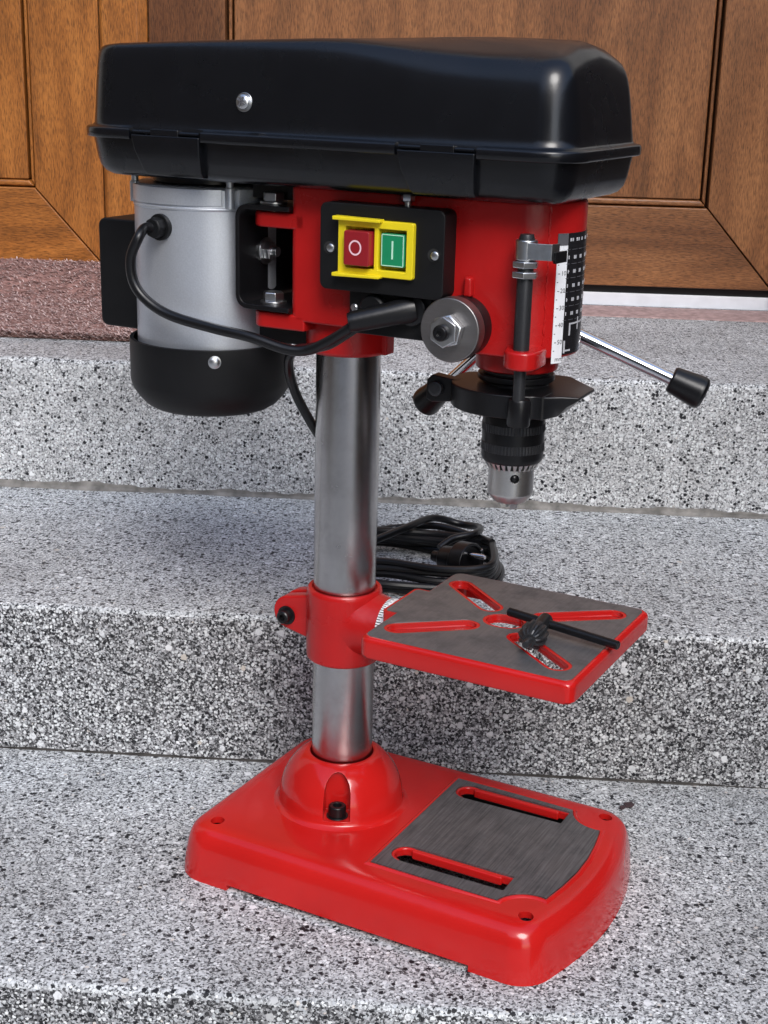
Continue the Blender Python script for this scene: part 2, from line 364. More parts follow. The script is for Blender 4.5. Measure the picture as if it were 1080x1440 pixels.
for i, ((y0, z1), y1) in enumerate(zip(LEV, ENDS)):
    zb = -411 if i == 0 else LEV[i-1][1]-20
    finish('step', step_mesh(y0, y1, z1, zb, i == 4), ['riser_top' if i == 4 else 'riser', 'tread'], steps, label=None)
# mortar fillets in the inner corners
def mortar(y, z, h, d, seed, name, mat):
    from mathutils import noise as mn
    bm = B(); rings = []
    for i in range(341):
        x = X0+(X1-X0)*i/340
        a = mn.noise(Vector((x*.010, seed, 0)))*.75+mn.noise(Vector((x*.04, seed, 3)))*.45+mn.noise(Vector((x*.15, seed, 6)))*.25+.7
        a = max(.12, a)
        rings.append([(x, y+4, z-3), (x, y-d*a*.9, z-3), (x, y-d*a*.8, z+.6), (x, y-d*a*.3, z+h*a*.45), (x, y-1.2, z+h*a), (x, y+4, z+h*a)])
    loft(bm, rings); finish(name, bm, mat, steps)
mortar(475, 135.5, 7.5, 7, 2.3, 'mortar_joint', 'mortar')
mortar(129.3, 0, 2.2, 2.6, 8.1, 'mortar_joint', 'crack')
bm = B(); box(bm, X0, X1, 866, 948, 270, 278.6); finish('grout_strip', bm, 'pink', steps, bevel=1)

# ---------------------------------------------------------------- door
YD = 950; ZB = 305; ZT = 2330
door = empty('double_door', (-20, YD, 277)); tag(door, 'brown wood grain double door with mitred frames and recessed panels behind the steps', 'door')
def D(name, bm, mat, bevel=1.5, parent=None, smooth=True):
    for v in bm.verts: v.co -= Vector((-20, YD, 277))
    return finish(name, bm, mat, parent or door, bevel=bevel, smooth=smooth)
def poly_y(pts, y0, y1):
    bm = B(); prism_y(bm, pts, y0, y1); return bm
g = .6
def leaf(xa, xb, wa, wb, mv, mh, sub=''):
    """leaf between xa and xb with stiles of width wa (left) and wb (right)"""
    RB = 105
    D('stile', poly_y([(xa+g, ZB+g*2), (xa+wa-g, ZB+RB), (xa+wa-g, ZT-RB), (xa+g, ZT-g)], YD, YD+60), mv)
    D('stile', poly_y([(xb-g, ZB+g*2), (xb-g, ZT-g), (xb-wb+g, ZT-RB), (xb-wb+g, ZB+RB)], YD, YD+60), mv)
    D('bottom_rail', poly_y([(xa+g*3, ZB), (xb-g*3, ZB), (xb-wb-g, ZB+RB-g), (xa+wa+g, ZB+RB-g)], YD+.5, YD+60), mh)
    D('top_rail', poly_y([(xa+wa+g, ZT-RB+g), (xb-wb-g, ZT-RB+g), (xb-g*3, ZT), (xa+g*3, ZT)], YD+.5, YD+60), mh)
    # glazing bead round the panel and the panel itself
    for (p_, m_) in (([(xa+wa+2, ZB+RB+1), (xb-wb-2, ZB+RB+1), (xb-wb-9, ZB+RB+9), (xa+wa+9, ZB+RB+9)], mh),):
        D('panel_bead', poly_y(p_, YD+5, YD+30), m_, 2.5)
    D('panel_bead', poly_y([(xb-wb-2.5, ZB+RB+2), (xb-wb-2.5, ZT-RB-2), (xb-wb-7, ZT-RB-8), (xb-wb-7, ZB+RB+9)], YD+9, YD+30), mv, 1.5)
    D('panel_bead', poly_y([(xa+wa+2.5, ZB+RB+2), (xa+wa+7, ZB+RB+9), (xa+wa+7, ZT-RB-8), (xa+wa+2.5, ZT-RB-2)], YD+9, YD+30), mv, 1.5)
    D('panel', poly_y([(xa+wa+10, ZB+RB+10), (xb-wb-10, ZB+RB+10), (xb-wb-10, ZT-RB-10), (xa+wa+10, ZT-RB-10)], YD+7, YD+50), mv, 2)
    bm = B(); box(bm, xa+20, xb-20, YD+31, YD+55, ZB+30, ZT-30); D('leaf_core', bm, 'flat_black', 0)
leaf(-1190, -416, 94, 94, 'wood_v', 'wood_h')
leaf(-351, 478, 101, 94, 'brown_v', 'brown_h')
bm = B(); prism(bm, [(-414.5, YD+40), (-414.5, YD-3), (-410, YD-8), (-364, YD-8), (-352.5, YD+2), (-352.5, YD+40)], ZB+3, ZT); D('meeting_strip', bm, 'wood_v', 1.5)
bm = B(); box(bm, -1260, 560, YD+8, YD+60, 277, 294.5); D('threshold', bm, 'white', 1.5)
bm = B(); box(bm, -1260, 560, YD+12, YD+58, 294.5, 306); D('bottom_gap_shade', bm, 'flat_black', 0)  # black strip stands in for the shade in the gap under the door
bm = B(); box(bm, 479.5, 560, YD-10, YD+70, 295, 2420); D('door_frame', bm, 'brown_v', 2)
bm = B(); box(bm, -1270, -1191.5, YD-10, YD+70, 295, 2420); D('door_frame', bm, 'wood_v', 2)
bm = B(); box(bm, -1190, 478, YD-10, YD+70, 2332, 2420); D('door_frame', bm, 'wood_h', 2)
# house wall round the doorway
for a, b, z0, z1 in ((-6000, -1272, -411, 3200), (562, 6000, -411, 3200), (-1272, 562, 2422, 3200)):
    bm = B(); box(bm, a, b, YD-40, YD+260, z0, z1); finish('wall', bm, 'plaster', kind='structure', smooth=False)

# guessed unseen house and side walls, added so cover and column reflect dark
for a, b, c0_, c1_, z1 in ((-9500, 1600, -12500, -9000, 5600), (758, 1000, -1150, 908, 900), (-1760, -1498, -1150, 908, 420), (-3000, -2650, -5200, 908, 3000)):
    bm = B(); box(bm, a, b, c0_, c1_, -415, z1); finish('wall', bm, 'added_wall', kind='structure', smooth=False)

# ---------------------------------------------------------------- doormat (flat on the landing, its back edge pushed up against the sill)
from mathutils import noise as mn
mroot = empty('doormat', (-640, 600, 277)); tag(mroot, 'pinkish brown shaggy doormat on the landing at the foot of the left door leaf', 'doormat')
def mat_z(x, y):
    t = max(0, min(1, (y-800)/140)); t = t*t*(3-2*t)
    return 277+7+30*t+mn.noise(Vector((x*.02, y*.02, 1)))*2.2+mn.noise(Vector((x*.07, y*.07, 5)))*1.0
bm = B(); nx, ny = 110, 60; MX0, MX1, MY0, MY1 = -1090, -215, 582, 946
gv = [[bm.verts.new((MX0+(MX1-MX0)*i/nx+640, MY0+(MY1-MY0)*j/ny-600+mn.noise(Vector((i*.3, j*.2, 0)))*(2 if j == 0 else 0), mat_z(MX0+(MX1-MX0)*i/nx, MY0+(MY1-MY0)*j/ny)-277)) for j in range(ny+1)] for i in range(nx+1)]
for i in range(nx):
    for j in range(ny): bm.faces.new((gv[i][j], gv[i+1][j], gv[i+1][j+1], gv[i][j+1]))
r_ = bmesh.ops.extrude_face_region(bm, geom=bm.faces[:])
for v in [x for x in r_['geom'] if isinstance(x, bmesh.types.BMVert)]: v.co.z = .6 if v.co.y < 200 else v.co.z-6.5
finish('backing', bm, 'mat', mroot)
m_, t_, b_ = mat_new('mat_pile'); oi = N(t_, 'ShaderNodeNewGeometry')
rp_ = ramp(t_, [(0, (.09, .045, .04)), (.2, (.30, .185, .165)), (.55, (.50, .35, .32)), (1, (.70, .57, .54))]); t_.links.new(oi.outputs['Random Per Island'], rp_.inputs[0])
t_.links.new(rp_.outputs[0], b_.inputs['Base Color']); b_.inputs['Roughness'].default_value = .9; b_.inputs['Specular IOR Level'].default_value = .1
MT['pile'] = m_
bm = B(); rg = random.Random(3)
for k in range(34000):
    x = rg.uniform(MX0+4, MX1-4); y = rg.uniform(MY0, MY1-2) if k < 29000 else rg.uniform(MY0-4, MY0+6); z = mat_z(x, y)-1
    if y < MY0+6: z = 277+rg.uniform(.4, 7.5)
    a = rg.gauss(0, .5)+(math.pi if rg.random() < .5 else 0); l = rg.uniform(5, 12); hgt = rg.uniform(1.0, 4.2); wd = rg.uniform(.5, 1.0)
    p0 = Vector((x+640, y-600, z-277)); dv = Vector((math.cos(a), math.sin(a)*.7, 0)); sv = Vector((-dv.y, dv.x, 0))*wd
    m1 = p0+dv*l*.5+Vector((0, 0, hgt)); p1 = p0+dv*l+Vector((0, 0, hgt*.5))
    vs = [bm.verts.new(c) for c in (p0-sv, p0+sv, m1+sv, m1-sv, p1)]
    bm.faces.new((vs[0], vs[1], vs[2], vs[3])); bm.faces.new((vs[3], vs[2], vs[4]))
finish('pile', bm, 'pile', mroot, kind='stuff', smooth=False)

# ---------------------------------------------------------------- a bit of dry leaf on the lowest visible tread
def leaf_bit(x, y, pts, rz, label):
    bm = B(); prism(bm, pts, .6, 1.5)
    for v in bm.verts: v.co.z += .12*abs(v.co.x)+.5*math.sin(v.co.y*.8)
    o = finish('dry_leaf', bm, 'leaf', bevel=.2, smooth=False); o.location = Vector((x, y, 0.4))*S; o.rotation_euler = (0, 0, rz)
    tag(o, label, 'leaf', 'leaf scraps on the step')
leaf_bit(232, 84, [(-4, -3), (1, -4), (5, -1), (4, 3), (-1, 4.5), (-4, 2)], .4, 'larger curled dark leaf scrap behind the front end of the red base')
leaf_bit(226, 79, [(-3, -1.5), (2.5, -2), (3, .5), (-1, 2)], .9, 'smaller dark leaf scrap touching the larger one behind the red base')

# ================================================================== DRILL PRESS  (x = front, y = away from the viewer, z = up)
RZ = -math.radians(24.42)
press = empty('drill_press', (0, 0, 0), RZ)
tag(press, 'red bench drill press with black belt cover standing on the terrazzo step', 'drill press')
def P(name, bm, mat, parent=None, **k): return finish(name, bm, mat, parent or press, **k)

# ---- base
def base_ring(ins, z, n=10):
    xb, hw, xf, bul = -89+ins, 102-ins, 210-ins*.95, 13.5
    rb, rf = max(5, 27-ins*.55), max(6, 26-ins*.55)
    pts = [(x, y) for x, y in arc(xb+rb, -hw+rb, rb, 270, 180, n)] + arc(xb+rb, hw-rb, rb, 180, 90, n)
    # front corner, bulging front, front corner
    pts += [(x, y) for x, y in arc(xf-rf, hw-rf, rf, 90, 14, n)]
    ye = pts[-1][1]
    for k in range(1, 16):
        y = ye-2*ye*k/16; pts.append((pts[len(pts)-k][0] + 0, y))
    x_e = xf-rf+rf*math.cos(math.radians(14))
    for k in range(1, 16):
        y = ye-2*ye*k/16; pts[-16+k] = (x_e+bul*(1-(y/ye)**2), y)
    pts += arc(xf-rf, -hw+rf, rf, -14, -90, n)
    return [(x, y, z) for x, y in pts]
bm = B()
R_ = [(0, 0), (.2, 2), (1.2, 14), (3.2, 25), (4.6, 30), (6.6, 34), (9.8, 37), (13.5, 38.6), (18, 39.2), (23, 39.6)]
rings = [base_ring(i, z) for i, z in R_]
loft(bm, rings)
cav = B(); loft(cav, [base_ring(8, -5), base_ring(10, 28), base_ring(15, 34.5)])
cuts = [cav]
nb = B(); box(nb, -38, 158, -140, 140, -5, 4.5); cuts.append(nb)
for x, y in ((-62, -77.5), (-62, 77.5), (188, -77.5), (188, 77.5)):
    c = B(); lathe(c, [(5.2, 10), (5.2, 60)], 24, (x, y, 0)); cuts.append(c)
for y in (-50, 57):
    c = B(); prism(c, arc(83, y, 9, 90, 270, 8)+[(163, y-9), (163, y+9)], 20, 60); cuts.append(c)
# socket for the fixing bolt in the dome is cut into the dome below
bm = carve(bm, cuts)
pin = [(x, y) for x, y, z in base_ring(7.2, 0)]
def inside(x, y, poly):
    r = False
    for (xa, ya), (xb, yb) in zip(poly, poly[1:]+poly[:1]):
        if (ya > y) != (yb > y) and x < (xb-xa)*(y-ya)/(yb-ya)+xa: r = not r
    return r
for f in bm.faces:
    c_ = f.calc_center_median()
    if c_.z < 34.8 and inside(c_.x, c_.y, pin): f.material_index = 1  # inside faces get a near-black colour, seen through slots and holes
base = P('base', bm, ['red', 'cavity_dark'], bevel=.9, seg=2)
# machined pad
padp = [(66, -72), (120, -72)]+arc(188, -77.5, 25, 167, 80, 9)+[(196, -32), (198.2, -11), (198.2, 11), (196, 32)]+arc(188, 77.5, 25, 280, 193, 9)+[(120, 73), (66, 73)]
bm = B(); prism(bm, padp, 38.5, 41.2); cuts = []
for y in (-50, 57):
    c = B(); prism(c, arc(83, y, 11, 90, 270, 8)+[(163.2, y-9.2), (163.2, y+11)], 20, 60); cuts.append(c)
P('machined_pad', carve(bm, cuts), 'ground_iron', base, bevel=.5)
# raised red border round the pad
bm = B(); op = [(62, -76), (118, -76)]+arc(188, -77.5, 21, 170, 70, 9)+[(200, -32), (202.4, -11), (202.4, 11), (200, 32)]+arc(188, 77.5, 21, 290, 190, 9)+[(118, 77), (62, 77)]
assert len(op) == len(padp)
mid_ = [((a[0]+b[0])/2, (a[1]+b[1])/2) for a, b in zip(op, padp)]
rr_ = [[bm.verts.new((x, y, z)) for x, y in q] for q, z in ((op, 39.3), ([(a[0]*.7+b[0]*.3, a[1]*.7+b[1]*.3) for a, b in zip(op, padp)], 40.5), (mid_, 40.9), ([(a[0]*.15+b[0]*.85, a[1]*.15+b[1]*.85) for a, b in zip(op, padp)], 40.6), (padp, 39.3))]
for a, b in zip(rr_, rr_[1:]):
    for k in range(len(op)): bm.faces.new((a[k], a[(k+1) % len(op)], b[(k+1) % len(op)], b[k]))
P('pad_border', bm, 'red', base)
# painted upper lip of each slot wall
for y in (-50, 57):
    bm = B()
    pts = arc(83, y, 11.1, 60, 265, 12)+arc(83, y, 8.2, 265, 60, 12)
    prism(bm, pts, 34, 40.6); box(bm, 84, 155, y+6.2, y+11, 33.4, 40.3)
    P('slot_wall', bm, 'red', base, bevel=1.4, seg=3)
# dome that holds the column
bm = B()
prof = [(53, 38.8), (51.5, 40), (49, 41.2), (48, 43), (47.6, 47), (46.6, 54), (44.4, 61), (41, 68), (36.6, 74), (31.5, 79), (28, 81), (26, 81.6), (24.2, 81)]
lathe(bm, prof+[(23.2, 78), (23.2, 38.8)], 72, cap0=False, cap1=False)
bmesh.ops.remove_doubles(bm, verts=bm.verts, dist=.01)
for e in [e for e in bm.edges if e.is_boundary]: pass
bmesh.ops.holes_fill(bm, edges=[e for e in bm.edges if e.is_boundary])
bm.free(); bm = B(); lathe(bm, prof[:-1]+[(24.2, 81), (23.6, 60)], 72)
cuts = []
a0 = math.atan2(-878, 495)-math.radians(4)
socket_dirs = [a0, a0+math.radians(120), a0+math.radians(240)]
for a in socket_dirs:
    c = B(); d_ = Vector((math.cos(a), math.sin(a), 0)); s_ = Vector((-d_.y, d_.x, 0))
    pr = [(-11.5, 0), (11.5, 0)]+[(11.5*math.cos(math.radians(t)), 20+11.5*math.sin(math.radians(t))*1.15) for t in range(0, 181, 15)]
    loft(c, [[d_*28.5+s_*u*.8+Vector((0, 0, 45+v)) for u, v in pr], [d_*70+s_*u+Vector((0, 0, 45+v)) for u, v in pr]]); cuts.append(c)
dome = P('column_socket', carve(bm, cuts), 'red', base, bevel=.9, seg=2)
def flat(bm, c, axis, prof, n=24): lathe(bm, prof, n, c, axis)
d_ = Vector((math.cos(a0), math.sin(a0), 0))
bm = B(); lathe(bm, [(8.2, 45), (8.2, 46)], 28, d_*38); lathe(bm, [(6.6, 46), (6.6, 53), (6.0, 54), (3.4, 54), (3.2, 50)], 28, d_*38)
P('socket_bolt', bm, 'black_metal', base, bevel=.4)
# ---- column
bm = B(); lathe(bm, [(22.4, 60), (23, 62), (23, 420)], 96); P('column', bm, 'steel')

# ---- table bracket
bm = B()
lathe(bm, [(26.2, 159), (27.6, 160.2), (28, 163), (28, 211), (27.6, 213.6), (26.4, 214.8), (24.3, 214.6), (23.3, 213)], 72)
brk = B(); rings = []
for x, r in ((8, 26), (20, 25.5), (27, 24), (34, 22.5), (40, 22)):
    rings.append([(x, r*math.cos(t*math.pi/24), 189+r*.98*math.sin(t*math.pi/24)) for t in range(48)])
loft(brk, rings)
bm = carve(bm, [brk], 'UNION')
br = P('table_bracket', bm, 'red_cast', bevel=1.6, seg=3)
bm = B()
for y0, y1 in ((-13, -2.5), (2.5, 13)):
    prism_y(bm, [(-24, 172)]+arc(-41, 189, 13, 255, 105, 10)+[(-24, 206)], y0, y1)
P('clamp_ear', bm, 'red_cast', br, bevel=1.6, seg=3)
bm = B(); lathe(bm, [(7.2, 0), (7.2, 1.2)], 24, (-42, -13, 187), (0, -1, 0)); lathe(bm, [(5, 1.2), (5, 6.5), (4.3, 7.2), (2.5, 7.2), (2.4, 4)], 20, (-42, -13, 187), (0, -1, 0))
P('clamp_bolt', bm, 'black_metal', br)
bm = B(); lathe(bm, [(22.3, 0), (22.3, 5.5)], 64, (37.2, 0, 189), (1, 0, 0)); sc_ = P('angle_scale', bm, 'label_white', br)
bm = B()
for k in range(72):
    t = k*math.pi/36; q = Quaternion((1, 0, 0), t); L_ = 2.6 if k % 2 else 4.2
    vs = [bm.verts.new(Vector((37.3+a, 0, 189))+q@Vector((0, b, 22.42))) for a, b in ((0, -.32), (L_, -.32), (L_, .32), (0, .32))]
    bm.faces.new(vs)
P('scale_ticks', bm, 'flat_black', br)

# ---- work table
TZ = 213.5
def table_out(i):
    return (rrect(54.5+i, 210-i, -77+i, 77-i, 7, 5))
bm = B()
rings = []
for i, z in ((3.5, 197.2), (1.2, 197.8), (0, 199.7), (0, 209.5), (.6, 211.6), (2.2, 213), (4, 213.2)):
    rings.append([(x, y, z) for x, y in table_out(i)])
loft(bm, rings)
tabu = B(); prism(tabu, rrect(45.5, 70, -27, 27, 4, 4), 199.5, 213.1)
bm = carve(bm, [tabu], 'UNION')
und = B(); prism(und, rrect(64, 202, -69, 69, 5, 4), 190, 207.5); bm = carve(bm, [und])
slots = [((71, -51), (109, -20)), ((71, 51), (109, 20)), ((150, -22), (190, -53)), ((150, 22), (190, 53))]
cuts = []
for a, b in slots: c = B(); prism(c, slot2d(a, b, 7), 150, 250); cuts.append(c)
c = B(); prism(c, slot2d((126, 0), (132, 0), 10.5), 150, 250); cuts.append(c)
tab = P('work_table', carve(bm, cuts), 'red', bevel=1.3, seg=3)
bm = B(); top_p = rrect(57.4, 206.2, -73.5, 73.5, 6, 5)
prism(bm, top_p, 211, TZ); t2 = B(); prism(t2, rrect(47.5, 70, -25, 25, 3, 4), 211, TZ); bm = carve(bm, [t2], 'UNION')
cuts = []
for a, b in slots: c = B(); prism(c, slot2d(a, b, 9.4), 150, 250); cuts.append(c)
c = B(); prism(c, slot2d((126, 0), (132, 0), 12.8), 150, 250); cuts.append(c)
P('table_surface', carve(bm, cuts), 'machined', tab, bevel=.35)
bm = B()
for a, b in slots+[((126, 0), (132, 0))]:
    ro, ri = (9.45, 6.7) if abs(a[1]) > 1 else (12.9, 10.2)
    o2 = slot2d(a, b, ro); i2 = slot2d(a, b, ri); m2 = slot2d(a, b, (ro+ri)/2-.3)
    n_ = len(o2)
    def ring(p2, z): return [bm.verts.new((x, y, z)) for x, y in p2]
    r1, r2_, r3 = ring(o2, 213.15), ring(m2, 212.5), ring(i2, 209.5)
    for q1, q2 in ((r1, r2_), (r2_, r3)):
        for k in range(n_): bm.faces.new((q1[k], q1[(k+1) % n_], q2[(k+1) % n_], q2[k]))
P('slot_rim', bm, 'red', tab)
bm = B(); lathe(bm, [(21.5, 0), (21.5, 14), (17, 34), (17, 36)], 48, (43, 0, 189), (1, 0, 0)); P('pivot_boss', bm, 'red_cast', tab, bevel=.8)

# ---- head casting
HS = 38
def head_out(s=0):
    return [(-26, -HS+8)]+arc(-20, -HS+6+s, 6, 180, 270, 4)+[(20, -HS+s), (60, -HS+s), (100, -HS+s)]+arc(128, 0, 40-s, -72, 72, 22)+[(100, HS-s), (20, HS-s)]+arc(-20, HS-6-s, 6, 90, 180, 4)
bm = B(); prism(bm, head_out(), 407, 505)
# rear underside is higher than the quill end
c = B(); box(c, -60, 98, -80, 80, 380, 414)
hd = P('head_casting', carve(bm, [c]), 'red_cast', bevel=2.2, seg=3)
bm = B(); lathe(bm, [(28.2, 391), (29.6, 392), (30, 394), (30, 416)], 64, cap1=False); box(bm, 24, 33, -6, 6, 391.5, 414)
P('column_collar', bm, 'red_cast', hd, bevel=1)
bm = B(); lathe(bm, [(24, 393.5), (27, 394.5), (27.4, 397), (27.4, 410)], 56, (128, 0, 0)); P('quill_housing', bm, 'red_cast', hd, bevel=.6)
# casting seam with rough flash on the front corner
bm = B(); rg = random.Random(5); a_ = math.radians(-44); pts = []
for k in range(60):
    z = 408+k*1.6; rr = 39.8+rg.uniform(-.15, .35); aa = a_+rg.uniform(-.012, .012)
    pts.append((128+rr*math.cos(aa), rr*math.sin(aa), z))
tube(bm, pts, .75, 6, 1, smooth=False); P('casting_seam', bm, 'red_cast', hd)
# lug that guides the depth rod
bm = B(); prism(bm, [(134, -33)]+arc(150.5, -46, 11.5, 190, 345, 10)+[(160.5, -31), (156, -25), (140, -30)], 403.5, 415.5); P('rod_lug', bm, 'red_cast', hd, bevel=2, seg=3)
bm = B(); prism_y(bm, [(106, 444), (112, 444), (111.5, 456), (106.5, 457)], -42.5, -36); P('casting_boss', bm, 'red_cast', hd, bevel=1.5)
# motor lugs at the rear of the casting
for z0, z1 in ((476, 486.5), (407.5, 418.5)):
    for y in (-27, 27):
        bm = B(); prism(bm, [(-14, y+11), (-46, y+11)]+arc(-47, y, 11, 90, 270, 10)+[(-14, y-11)], z0, z1)
        P('motor_lug', bm, 'red_cast', hd, bevel=1.6, seg=3)
# set screw on top of the side
bm = B(); hexa(bm, (66, -44, 501), (0, 0, 1), 4.6, 5); rodm(bm, (66, -44, 494), (66, -44, 502), 2.2, 12); P('set_screw', bm, 'zinc', hd)

# ---- speed chart wrapped round the front of the casting
def wrap(bm, a0, a1, z0, z1, r, n=16, mi=0, th=.25):
    vs = []
    for i in range(n+1):
        a = math.radians(a0+(a1-a0)*i/n); ca, sa = math.cos(a), math.sin(a)
        vs.append([bm.verts.new((128+q*ca, q*sa, z)) for q, z in ((r, z0), (r, z1), (r-th, z1), (r-th, z0))])
    for a, b in zip(vs, vs[1:]):
        for k in range(4): bm.faces.new((a[k], b[k], b[(k+1) % 4], a[(k+1) % 4])).material_index = mi
    bm.faces.new(vs[0]); bm.faces.new(vs[-1][::-1])
def wrap_text(txt, size, ang, z, r):
    tb = text_bm(txt, size)
    for v in tb.verts:
        a = math.radians(ang)+v.co.x/r; v.co = Vector((128+r*math.cos(a), r*math.sin(a), z+v.co.y))
    return tb
def join(bm, other):
    me = bpy.data.meshes.new('j'); other.to_mesh(me); other.free(); bm.from_mesh(me); bpy.data.meshes.remove(me)
bm = B(); wrap(bm, -23.5, 60, 409, 486, 40.45); ch = P('speed_chart', bm, 'label_black', smooth=True)
bm = B(); wrap(bm, -35.2, -23.5, 404, 478.4, 40.5); P('depth_scale', bm, 'label_white', ch)
bm = B(); wrap(bm, -35.2, -23.5, 478.4, 486, 40.5); P('chart_header', bm, 'label_grey', ch)
bm = B()
for k, tx in enumerate(('0', '10', '20', '30', '40', '50', 'mm')):
    z = 472-k*10.9; join(bm, wrap_text(tx, 4.2, -27, z, 40.62))
    if k < 6: wrap(bm, -33, -31, z-.3, z+.1, 40.62, 2)
    if k < 6: wrap(bm, -34, -32.6, z-5.6, z-5.2, 40.62, 2)
P('scale_print', bm, 'flat_black', ch)
bm = B()
for r in range(5):
    z = 471-r*8.9
    for a, wd in ((-22, 1.7), (-14.5, 4.2), (-4.5, 4), (8, 4), (20, 4), (32, 4), (44, 4)):
        nd = max(1, round(wd/1.4))
        for q_ in range(nd):
            a1 = a+wd*q_/nd; wrap(bm, a1, a1+wd/nd*.62, z-1.2, z+1.0, 40.6, 2)
            if (q_+r) % 2: wrap(bm, a1, a1+wd/nd*.95, z-.4, z+.3, 40.6, 2)
for a, wd in ((-21, 2), (-18, 1.6), (-12, 2.4), (-8.5, 1.5), (-3, 2), (6, 3), (20, 4), (34, 4)): wrap(bm, a, a+wd, 480.9, 482.9, 40.6, 2)
wrap(bm, -14, 30, 428, 429, 40.6, 6); wrap(bm, -15.5, -13.5, 421, 429, 40.6, 2); wrap(bm, -1, .5, 424, 432, 40.6, 2); wrap(bm, -20, -12, 411, 412, 40.6, 3); wrap(bm, -22, -20, 410, 418, 40.6, 2)
P('chart_print', bm, 'chart_grey', ch)
bm = B()
for r in range(6): wrap(bm, -24.8, 59.8, 475.6-r*8.9, 475.9-r*8.9, 40.58, 8)
P('chart_rules', bm, 'label_grey', ch)

# ---- spring cap (near side) and feed hub (far side)
sc0 = Vector((106, 0, 425))
bm = B(); lathe(bm, [(19.5, 34), (19.5, 47), (17.5, 50)], 48, (sc0.x, 0, sc0.z), (0, -1, 0)); cap = P('spring_housing', bm, 'black_metal', bevel=.6)
bm = B(); lathe(bm, [(19.6, 50.5), (20.6, 51), (20.6, 59), (20, 60)], 64, (sc0.x, 0, sc0.z), (0, -1, 0)); P('spring_cap', bm, 'disc', cap, bevel=.4)
bm = B(); hexa(bm, (sc0.x, -60, sc0.z), (0, -1, 0), 11, 5.5); hexa(bm, (sc0.x, -66, sc0.z), (0, -1, 0), 10, 3.5, rot=.55); P('lock_nut', bm, 'zinc', cap, bevel=.3)
bm = B(); lathe(bm, [(5.2, 60), (5.2, 73), (4.2, 74.5), (2, 74.5), (1.8, 73)], 20, (sc0.x, 0, sc0.z), (0, -1, 0)); P('pinion_end', bm, 'black_metal', cap, bevel=.3)
HB = Vector((106, 68, 420))
bm = B(); lathe(bm, [(17, 36), (17, 52), (22, 54), (22, 80), (19, 83)], 40, (106, 0, 420), (0, 1, 0)); fh = P('feed_hub', bm, 'black_metal', bevel=1)
for dx, dy, dz in ((122, 30, -50), (-96, 34, -86), (6, 30, 139)):
    v = Vector((dx, dy, dz)); d_ = v.normalized(); L_ = v.length
    bm = B(); rodm(bm, HB+d_*12, HB+d_*(L_-14), 4.6, 20); P('feed_handle', bm, 'chrome', fh)
    bm = B(); lathe(bm, [(8.2, L_-25), (9.3, L_-24), (11.6, L_-4), (11.2, L_-1), (8.5, L_+1)], 32, HB, d_); P('handle_knob', bm, 'black_metal', fh, bevel=.6)

# ---- switch
bm = B(); prism_y(bm, rrect(8, 98, 442, 498, 5, 5), -55, -37.5); c = B(); prism_y(c, rrect(24, 76, 454, 489, 1, 2), -60, -48)
sw = P('switch_box', carve(bm, [c]), 'black', bevel=1.2, seg=3)
bm = B(); prism_y(bm, rrect(23.5, 78, 453.5, 489, 1.5, 3), -58.5, -48.5); cuts = []
for x0, x1 in ((29, 50), (53, 73)):
    c = B(); box(c, x0, x1, -70, -49, 458, 484); cuts.append(c)
P('switch_frame', carve(bm, cuts), 'yellow', sw, bevel=.6)
bm = B(); prism_y(bm, [(21.5, 488), (52, 488), (56, 488), (56, 490), (21.5, 490.5)], -63, -56); P('guard_flange', bm, 'yellow', sw, bevel=.5)
bm = B(); prism_y(bm, [(21.5, 452), (21.5, 454.5), (56, 454.5), (56, 452.8)], -63, -56); P('guard_flange', bm, 'yellow', sw, bevel=.5)
bm = B(); prism_y(bm, rrect(30.5, 49, 460, 482, 1, 2), -63.5, -49); P('stop_button', bm, 'btn_red', sw, bevel=.8)
bm = B(); prism_y(bm, rrect(54.5, 71.5, 460.5, 481.5, 1, 2), -57.6, -49); P('start_button', bm, 'btn_green', sw, bevel=.8)
bm = B()
ro = [(39.2+4.6*math.cos(k*math.pi/16), 471.5+4.9*math.sin(k*math.pi/16)) for k in range(32)]; ri = [(39.2+3.5*math.cos(k*math.pi/16), 471.5+3.8*math.sin(k*math.pi/16)) for k in range(32)]
va = [bm.verts.new((x, -63.7, z)) for x, z in ro]; vb = [bm.verts.new((x, -63.7, z)) for x, z in ri]
for k in range(32): bm.faces.new((va[k], va[(k+1) % 32], vb[(k+1) % 32], vb[k]))
P('stop_mark', bm, 'mark_pink', sw)
bm = B(); box(bm, 62.4, 63.5, -57.85, -57.5, 465.5, 477); P('start_mark', bm, 'mark_green', sw)
bm = B()
o4 = [(55.3, 461.3), (70.7, 461.3), (70.7, 480.7), (55.3, 480.7)]
for a, b in zip(o4, o4[1:]+o4[:1]):
    x0, x1 = sorted((a[0], b[0])); z0, z1 = sorted((a[1], b[1])); box(bm, x0-.25, x1+.25, -57.8, -57.5, z0-.25, z1+.25)
P('button_edge', bm, 'mark_green', sw)
for x, z in ((15.5, 469), (91, 470)):
    bm = B(); lathe(bm, [(4.2, 0), (4.2, .5)], 24, (x, -55, z), (0, -1, 0)); P('screw_recess', bm, 'flat_black', sw)
    bm = B(); lathe(bm, [(2.7, .5), (2.7, 1.8), (1.8, 2.4)], 20, (x+1.4, -55, z), (0, -1, 0)); P('switch_screw', bm, 'zinc', sw)
